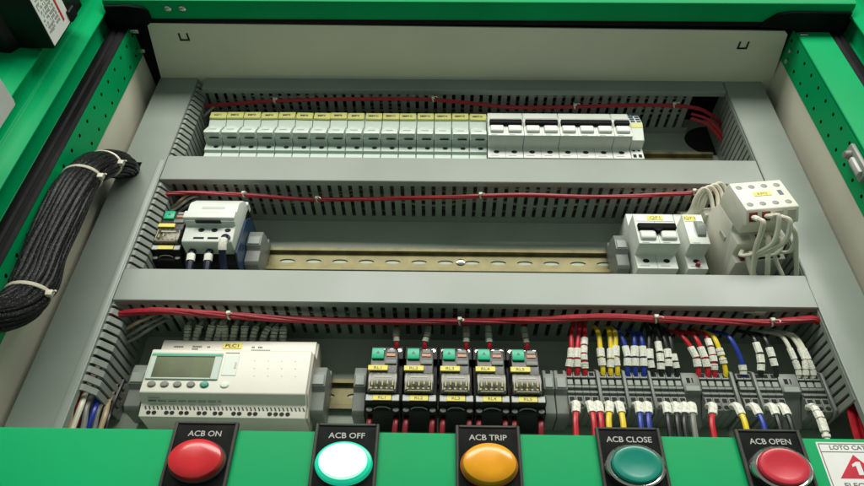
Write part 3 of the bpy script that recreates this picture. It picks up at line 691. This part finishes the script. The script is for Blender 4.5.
LO = [('wred', 96.3, 91), ('wred', 106.8, 104.3), ('wred', 112.8, 109.6), ('wyel', 121, 115), ('wyel', 128.3, 125.4), ('wblue', 142.6, 138.1), ('wblue', 149.3, 144), ('wblk', 163.1, 158.3), ('wblk', 170.4, 164.8), ('wblk', 177.1, 169.8), ('wgry', 182, 176.2),
      ('wred', 197.5, 189.5), ('wyel', 215.3, 213.4), ('wblue', 227.8, 226.3), ('wblk', 241.3, 237.7), ('wblk', 249.2, 246.3), ('wwht', 271.8, 269.2)]
lruns = ['first of three red on the left', 'second of three red on the left', 'third of three red on the left', 'left one of two yellow', 'right one of two yellow', 'left one of two blue', 'right one of two blue',
         'left one of the middle black group', 'second of the middle black group', 'third of the middle black group', 'grey one beside the middle black group', 'single red right of the wide bracket', 'single yellow right of the single red', 'single blue with extra white ring', 'left one of two black on the right', 'right one of two black on the right', 'rightmost, white with long sleeve']
cname['wgry'] = 'grey'
for (m, xa, xe), d in zip(LO, lruns):
    xa -= 1.0
    pts = [(xa, -41.5, -182), (xa, -47, -182.2), (xa + .3, -52, -185), (xa + (xe + 2 - xa) * .4, -55, -193), (xe + 1.5, -57, -206), (xe + .5, -55, -232)]
    w = wire(pts, 2.15, m, f'{cname[m]} wire with white sleeve leaving terminals downwards, {d}', 'wires leaving the terminals downwards', [(.05, .66)] + ([(.55, .62)] if 'extra' in d else []) if m != 'wwht' else [(.14, .9)], 'sleeve', 1.55, 8, 1 if m != 'wwht' else 5)
    part('ferrule', rel(G().cyl((xa, -43.4, -182), 'y', 2.3, 1.7, -2.6, 10), pts[0]), 'ferr', w)

# ------------------------------------------------------------------ sleeved wires above controller and relays
SL = [(-215.5, -215, -46), (-208.5, -204.5, -47), (-198, -194, -49), (-190.5, -187, -49.5), (-184, -184.5, -49), (-177.5, -175, -48), (-168.6, -167.5, -47), (-161.1, -158, -44), (-152.9, -147, -43.6), (-144, -142, -43.6), (-136, -136, -43.6)]
for i, (xb, xt, yt) in enumerate(SL):
    pos = 'leftmost' if i == 0 else 'rightmost' if i == len(SL) - 1 else ORD[i] + ' from the left'
    pts = [(xb, -26, -114), (xb, -32, -108), (xb + (xt - xb) * .4, -38, -99), (xt, yt + 5, -90), (xt + 1, yt + 12, -82), (xt + 2, -24, -74)]
    wire(pts, 1.7, 'wgry', f'grey wire with knitted white sleeve entering the display controller top, {pos}', 'sleeved wires above the display controller', [(.04, .52)], 'gsleeve', 1.75, 8, 7)
RW = [(-41.6, -42.7, -34), (-18.7, -15.7, -40), (14.8, 15, -40), (33.5, 32.8, -46), (63.7, 61.9, -42)]
for i, (xb, xt, yt) in enumerate(RW):
    pts = [(xb, -38.5, -117), (xb, -42.5, -112), (xb + (xt - xb) * .6, -44, -103), (xt, yt - 1, -90), (xt, yt + 8, -80), (xt, -24, -72)]
    w = wire(pts, 1.7, 'wred', f'red wire with pale sleeve entering relay RL{i+1} from above', 'sleeved wires above the relays', [(.24, .58)], 'gsleeve', 1.6, 8, 3)
for i, x in enumerate(RX):
    for j, dx_ in enumerate((3.6, 23.4)):
        pts = [(x + dx_, -36, R3 - 40), (x + dx_, -40, R3 - 44), (x + dx_ - .5, -40, R3 - 52), (x + dx_ - 1, -34, R3 - 70)]
        wire(pts, 2.1, 'ferr', f'dark red wire end below relay RL{i+1} on its {"left" if j == 0 else "right"} side', 'dark red wire ends below the relays')

# ------------------------------------------------------------------ red harnesses with ties
def harness(label, path, r, ties, twist=True):
    g = G(); a = spline(path, 10); n = 6
    for s in range(n):
        q = []
        for k, p in enumerate(a):
            th = k * .10 + .35 * math.sin(k * .3 + s) + 2 * math.pi * s / n
            q.append((p.x, p.y + math.cos(th) * r * .62, p.z + math.sin(th) * r * .62))
        g.tube(q, r * .60, 7, sub=1)
    solo('red_harness', g, 'wrope', label, 'cable', path[0], 'long red cables along the ducts')
    for (i, lab) in ties:
        p = a[min(len(a) - 2, i)]; g = G()
        ring = [(p.x + .6 * math.cos(q), p.y + 1.3 * r * math.cos(q), p.z + 1.3 * r * math.sin(q)) for q in [2 * math.pi * k / 14 for k in range(14)]]
        t = solo('cable_tie', G().tube(ring, .8, 6, True, 1), 'tie', lab, 'cable tie', tuple(p), 'small ties on the red cables')
        h = G().box(p.x - 1.7, p.x + 1.7, p.y - 1.3 * r - 2.4, p.y - 1.3 * r + .6, p.z - 2, p.z + 2, .5)
        h.tube([(p.x, p.y - 1.3 * r - 1, p.z), (p.x + 3, p.y - 1.3 * r - 5, p.z - 3), (p.x + rnd(2, 5), p.y - 1.3 * r - 6, p.z - rnd(3, 8))], .6, 6)
        part('tie_head', rel(h, tuple(p)), 'tie', t)
h1 = [(-280, -34, 256), (-271.7, -51.6, 260), (-233.5, -59.3, 262), (-157.4, -67.3, 262), (-40.6, -70.5, 262), (1.6, -67.4, 262), (65.6, -57.5, 262), (118.6, -58.1, 262), (202.5, -62.7, 262), (255.7, -59.8, 262), (280, -48, 259), (297, -30, 252), (306, -15, 240)]
harness('red cable under the top duct, behind the row of fuse holders', h1, 2.3, [(27, 'small pale tie on the top red cable, left end of the fuse row'), (45, 'small pale tie on the top red cable, above the middle of the fuse row'), (72, 'small pale tie on the top red cable, above the breakers'), (86, 'small pale tie on the top red cable, nearest the right end')])
h2 = [(-276, -50, 76), (-262.8, -64, 82), (-204.8, -62.1, 85), (-140.2, -54.1, 85), (-102.4, -53.9, 85), (1.6, -60.2, 85), (66.6, -65.0, 85), (141, -62.7, 85), (212.8, -70.0, 85), (234.7, -74.9, 85), (252, -70, 90)]
harness('red cable along the middle row, ending at the ivory contactor', h2, 2.3, [(22, 'pale tie with long tail on the middle red cable, above white contactor'), (35, 'pale tie on the middle red cable, left half'), (54, 'pale tie on the middle red cable, near its centre'), (84, 'pale tie on the middle red cable, beside the ivory contactor')])
h3 = [(-290, -40, -100), (-279.4, -55, -96), (-260.4, -66.8, -95), (-230.3, -72.6, -95), (-191.2, -67.8, -95), (-136, -60.3, -95), (-79.7, -56.9, -95), (1.5, -58.3, -95), (73.4, -63.4, -95), (120.2, -70.8, -95), (184.2, -66.7, -95), (248.6, -63.5, -95), (278, -69.4, -95), (290, -70, -95), (302, -52, -94), (314, -30, -93)]
for i, dy in enumerate((0, 6)):
    wire([(258, -52 + dy, 257 - i * 3), (276, -46 + dy, 252 - i * 4), (291, -32 + dy, 240 - i * 5), (303, -14, 222 - i * 6)], 2.0, 'wrope', ['upper thin red wire curving over the dark hole at the top right', 'lower thin red wire curving over the dark hole at the top right'][i])
harness('thick red cable along the bottom row, above relays and terminals', h3, 3.3, [(43, 'pale tie on the bottom red cable, above the display controller'), (71, 'pale tie on the bottom red cable, above the relays'), (97, 'pale tie on the bottom red cable, above the black wires'), (112, 'pale tie with white clip on the bottom red cable, right end')])
solo('adhesive_clip', G().box(244, 254, -70, -62, -86, -81, .8).box(236, 244, -69, -67, -86, -84.5, .3), 'tie', 'small white clip under the lower duct cover, above the right tie', 'clip', (249, -66, -84))
# loose wires in the duct corners
for i, (m, pts) in enumerate([
    ('wgry', [(-276, -30, 250), (-262, -48, 246), (-250, -56, 262), (-246, -50, 276)]),
    ('wtan', [(-272, -40, 70), (-258, -50, 76), (-248, -54, 90), (-246, -44, 100)]),
    ('wwht', [(-274, -40, 64), (-258, -46, 74), (-246, -50, 88), (-240, -40, 100)]),
    ('wgry', [(-274, -36, 58), (-256, -42, 70), (-242, -46, 88), (-236, -38, 100)]),
    ('wtan', [(-276, -40, -112), (-262, -50, -104), (-248, -54, -94), (-240, -44, -80)]),
    ('wgry', [(-276, -36, -118), (-258, -46, -108), (-242, -50, -94), (-236, -40, -80)]),
    ('wgry', [(-278, -34, -124), (-256, -42, -112), (-240, -46, -96), (-232, -36, -80)]),
    ('wtan', [(262, -40, 262), (284, -36, 250), (298, -22, 232), (304, -10, 220)])]):
    labs = ['grey wire curling out of the top left duct corner', 'tan wire in the left duct corner of the middle row', 'white wire in the left duct corner of the middle row', 'grey wire in the left duct corner of the middle row', 'tan wire in the left duct corner of the bottom row', 'upper grey wire in the left duct corner of the bottom row', 'lower grey wire in the left duct corner of the bottom row', 'tan wire beside the red cable at the top right corner']
    wire(pts, 1.7, m, labs[i])
for i, (m, x, y) in enumerate([('wwht', -279, -66), ('wtan', -275.5, -66), ('wred', -272, -62), ('wwht', -269.5, -64), ('wgry', -267, -58), ('wblue', -264.5, -52), ('wgry', -262, -46), ('wtan', -260, -40), ('wblk', -258, -34), ('wgry', -274, -54)]):
    pts = [(x - 4, y + 14, -150), (x - 3, y + 8, -178), (x + rnd(-1, 2), y + 1, -198), (x + rnd(-2, 2), y + 4, -222), (x - 4, y + 8, -255)]
    nm = {'wwht': 'white', 'wtan': 'tan', 'wred': 'red', 'wgry': 'grey', 'wblue': 'blue', 'wblk': 'black'}[m]
    wire(pts, 2.2, m, f'{nm} wire spilling from the lower end of the left duct, {ORD[i]} from left', 'wires at the lower end of the left duct')
for i, (m, x) in enumerate((('wred', 297.5), ('wred', 303.5), ('wblue', 308.5))):
    wire([(x + 3, -40, -172), (x, -52, -186), (x - 2, -52, -205), (x - 3, -48, -240)], 3.0 if i < 2 else 2, m, ['left red wire below the right duct end', 'right red wire below the right duct end', 'blue wire below the right duct end'][i], 'wires below the right duct end')

# ------------------------------------------------------------------ black cable bundle on the left
path = [(-301, -40, 114), (-302, -66, 112), (-302.5, -88, 104), (-303, -108, 90), (-304, -127, 68), (-304.5, -140, 42), (-304.5, -146, 10), (-304, -147, -30), (-302, -148, -75), (-298, -149, -115), (-299, -154, -142), (-308, -166, -162), (-328, -182, -170), (-358, -194, -166), (-400, -202, -156)]
a = spline(path, 10); RB = 14.0
rings = []
offs = [(.45, k * 2 * math.pi / 7) for k in range(7)] + [(.74, k * 2 * math.pi / 14 + .2) for k in range(14)] + [(1.0, k * 2 * math.pi / 22 + .1) for k in range(22)]
t = thing('cable_bundle', 'thick black braided cable bundle bent over the left duct edge', 'cable bundle', path[0])
frames = []; up = None
for k, p in enumerate(a):
    tg = (a[min(k + 1, len(a) - 1)] - a[max(k - 1, 0)]).normalized()
    if up is None: up = Vector((1, 0, 0))
    up = (up - tg * up.dot(tg)).normalized(); frames.append((p, up.copy(), tg.cross(up)))
for s, (rr, th) in enumerate(offs):
    g = G(); q = []
    ph = rnd(0, 6.28)
    for k, (p, u, w) in enumerate(frames):
        sq = 1.0 - .10 * sum(math.exp(-((k - c) / 2.2) ** 2) for c in (37, 53, 94))
        R_ = RB * rr * sq * min(1, .55 + max(0, k - 12) * .035) * (1 + .05 * math.sin(k * .21 + ph)); ang_ = th + k * .012 + .05 * math.sin(k * .13 + ph)
        q.append(p + u * (R_ * math.cos(ang_)) + w * (R_ * math.sin(ang_)))
    g.tube(q, lambda f: 3.0 * min(1, .62 + max(0, f - .1) * 2.4), 10, sub=1)
    nv = len(q); g.uv = [(i % 10 / 10 * 2, (i // 10) * 1.1) for i in range(nv * 10)]
    part('strand', rel(g, path[0]), 'braid', t)
for c, lab in ((37, 'white tie around the black bundle, uppermost'), (53, 'white tie around the black bundle, middle'), (94, 'white tie around the black bundle, lowest')):
    p, u, w = frames[c]; tg = u.cross(w)
    ring = [p + (u * math.cos(q) + w * math.sin(q)) * (RB * .90 + 3.2) for q in [2 * math.pi * k / 36 for k in range(36)]]
    g = G()
    for d in (-1.3, -.45, .45, 1.3): g.tube([r_ + tg * d for r_ in ring], .85, 6, True, 1)
    tt = solo('cable_tie', g, 'tie', lab, 'cable tie', tuple(p), 'white ties on the black bundle')
    hd = p + (u * .98 + w * -.2).normalized() * (RB + 4.2) if False else p + Vector((RB + 3.2, -3.5, -2))
    h = G().box(hd.x - 2.4, hd.x + 2.6, hd.y - 3.4, hd.y + 1.8, hd.z - 3, hd.z + 3, .7, 2)
    h.tube([hd, hd + Vector((3.2, -2.5, 1)), hd + Vector((5, -3.5, 1.4))], 1.1, 6)
    part('tie_head', rel(h, tuple(p)), 'tie', tt)

# ------------------------------------------------------------------ lamps, buttons and sticker on the front panel
def station(x, word, kind, lens, label, name, width):
    o = (x, FP, -299); t = thing(name, label, 'pilot lamp' if kind == 'lamp' or kind == 'lit' else 'push button', o, 'lamps and buttons on the front panel')
    W_, H_ = 30.0, 46.0
    f = G()
    f.box(0, 1.5, -3.2, .2, -H_, 0, .4); f.box(W_ - 1.5, W_, -3.2, .2, -H_, 0, .4); f.box(1.55, W_ - 1.55, -3.2, .2, -1.5, 0, .4); f.box(1.55, W_ - 1.55, -3.2, .2, -H_, -H_ + 1.5, .4)
    lp = part('legend_plate', f, 'platef', t)
    part('plate_field', G().box(1.5, W_ - 1.5, -2.2, .1, -H_ + 1.5, -1.5), 'plateb', lp)
    part('lettering', text(G(), word, 15, -2.2, -9.3, 3.5, width=width, bold=.012), 'silver', lp)
    c = (15, -2, -25.6); R_ = 12.6
    if kind == 'lamp':
        part('bezel', G().lathe(c, [(R_ + .5, 0), (R_ + .5, -2.2), (R_ - .2, -3), (R_ - 1, -3)], 48), 'platef' if lens != 'amber' else 'amberd', t)
        part('lens', G().lathe(c, [(R_ - .3, -2), (R_ - .3, -5.5), (R_ - .9, -7.4), (R_ - 2.6, -8.6), (R_ - 6, -9.3), (.3, -9.6)], 48), lens, t)
    elif kind == 'lit':
        part('bezel', G().lathe(c, [(R_ + .5, 0), (R_ + .5, -2.4), (R_, -4.5), (R_ - 1.6, -5.4)], 48), 'litrim', t)
        part('lens', G().lathe(c, [(R_ - 2.6, -4), (R_ - 2.7, -7.3), (R_ - 3.6, -7.9), (R_ - 6, -8.4), (.3, -8.6)], 48), 'lit', t)
        part('lens_edge', G().lathe(c, [(R_ - 1.6, -4), (R_ - 1.7, -6.4), (R_ - 2.6, -7.3), (R_ - 2.8, -5)], 48), 'litedge', t)
    else:
        part('bezel', G().lathe(c, [(R_ + .8, 0), (R_ + .8, -3), (R_ + .5, -5.6), (R_ - .4, -6.6), (R_ - 1.2, -6.4), (R_ - 1.3, -4)], 48), 'chrome', t)
        part('lens', G().lathe(c, [(R_ - 1.4, -3), (R_ - 1.5, -7.6), (R_ - 2.1, -8.5), (R_ - 3.2, -8.8), (R_ - 5, -8.5), (R_ - 8, -8.0), (.3, -7.7)], 48), lens, t)
station(-131.2, 'ACB ON', 'lamp', 'redlens', 'red domed lamp on black plate reading ACB ON, leftmost on the green panel', 'pilot_lamp', 15.6)
station(-64.6, 'ACB OFF', 'lit', 'lit', 'glowing white green lamp on black plate reading ACB OFF', 'pilot_lamp', 17)
station(1.2, 'ACB TRIP', 'lamp', 'amber', 'amber yellow lamp on black plate reading ACB TRIP', 'pilot_lamp', 17.6)
station(66.6, 'ACB CLOSE', 'button', 'teal', 'teal push button with chrome ring on black plate reading ACB CLOSE', 'push_button', 21)
station(131.6, 'ACB OPEN', 'button', 'redbtn', 'red push button with chrome ring on black plate reading ACB OPEN', 'push_button', 19)
o = (168.3, FP, -352)
t = thing('warning_sticker', 'white lockout sticker with red warning triangle on the green panel', 'sticker', o)
part('sheet', G().box(0, 48, -.35, .05, 0, 46.3), 'paper', t)
e = G(); e.box(1, 47, -.6, -.3, 40.1, 40.35); e.box(.8, 1.1, -.6, -.3, .8, 45.4); e.box(1.1, 47, -.6, -.3, 45.1, 45.4)
part('border_line', e, 'greyink', t)
part('lettering', text(G(), 'LOTO CAT', 5.6, -.35, 41.7, 2.6, width=16.6, align='LEFT', bold=.02), 'greyink', t)
tr = part('warning_triangle', G().prism([(5.6, 24.2), (24.4, 24.2), (15, 38.4)], -.65, -.3, 'y'), 'redp', t)
part('numeral', G().prism([(14.2, 26), (16.6, 26), (16.6, 34), (14.8, 34), (12.6, 32.3), (12.6, 30.8), (14.2, 31.6)], -.85, -.6, 'y'), 'paper', tr)
part('lettering', text(G(), 'ELECTRICAL', 6.2, -.35, 18.6, 2.8, align='LEFT', bold=.02), 'greyink', t)

# ------------------------------------------------------------------ things on the door surround
o = (-340, -216, 166)
t = thing('terminal_box', 'black plastic box with white printed label at the upper left corner', 'box', o)
part('case', G().prism([(-62, -12), (-34, -12), (-30, 0), (0, 0), (0, 90), (-62, 90)], -75, -.2, 'y', 1.2, 2), 'black', t)
lb = part('printed_label', G().box(.0, .5, -74, -3, 1.5, 54, .1), 'paper', t)
g = G()
for k in range(15):
    z = 5 + k * 2.0
    for j in range(12):
        yy = -70 + j * 4.6
        if rnd(0, 1) < .8: g.box(.5, .7, yy, yy + rnd(2, 4), z, z + .8)
part('small_print', g, 'wgry', lb)
part('red_stripe', G().box(.5, .75, -60, -12, 38, 41.5), 'redp', lb)
part('lug', G().box(-10, 3, -16, -2, 50, 66, 1), 'black', t)
solo('document_pocket', G().prism([(-235, 44), (-240, 46), (-330, 46), (-330, -60), (-235, -60)], -332, -328, 'x', .8), 'pgrey', 'light grey sheet edge at the left border below the black box', 'pocket', (-330, -235, -60))
g = thing('cable_clip', 'small grey and white plastic clip on the perforated right post', 'clip', (340, -146, 62))
part('base', G().box(-2.4, 2, -9, 9, -22, 24, 2, 2), 'clampl', g); part('saddle', G().box(-6, -2.2, -5, 2, -18, 6, 1.6, 2), 'pgrey', g); part('saddle', G().cyl((-2.2, 0, 14), 'x', 6, 4, -5, 14, .8), 'wgry', g)

# ------------------------------------------------------------------ light
def area(loc, target, sx, sy, power, col):
    l = bpy.data.lights.new('ceiling_lamp', 'AREA'); l.shape = 'RECTANGLE'; l.size = sx; l.size_y = sy; l.energy = power; l.color = col
    ob = bpy.data.objects.new('ceiling_lamp', l); COL.objects.link(ob); ob.location = loc
    ob.rotation_euler = (Vector(target) - Vector(loc)).to_track_quat('-Z', 'Y').to_euler()
area((0.08, -1.6, 1.02), (0.0, -0.08, -0.05), 2.8, 0.6, 59, (1.0, 0.98, 0.90))
w = bpy.data.worlds.new('World'); scene.world = w; w.use_nodes = True
nt = w.node_tree; bg = nt.nodes['Background']; bg.inputs['Color'].default_value = (0.85, 1.0, 0.90, 1); bg.inputs['Strength'].default_value = 0.21
scene.view_settings.view_transform = 'Standard'; scene.view_settings.look = 'None'; scene.view_settings.exposure = 0; scene.view_settings.gamma = 1

# ------------------------------------------------------------------ camera
c = bpy.data.cameras.new('camera'); co = bpy.data.objects.new('camera', c); COL.objects.link(co); scene.camera = co
c.sensor_fit = 'HORIZONTAL'; c.sensor_width = 36; c.lens = 36 * 646.2 / 864; c.clip_start = 0.01; c.clip_end = 50
A, B, Cc = (math.radians(v) for v in (38.62, -1.0, 1.2))
fw = Vector((math.sin(B) * math.cos(A), math.cos(B) * math.cos(A), math.sin(A))); r = Vector((math.cos(B), -math.sin(B), 0)); u = r.cross(fw)
r2 = r * math.cos(Cc) + u * math.sin(Cc); u2 = -r * math.sin(Cc) + u * math.cos(Cc)
m = Matrix((r2, u2, -fw)).transposed().to_4x4(); m.translation = Vector((-8.815, -654.1, -463.2)) * SC
co.matrix_world = m
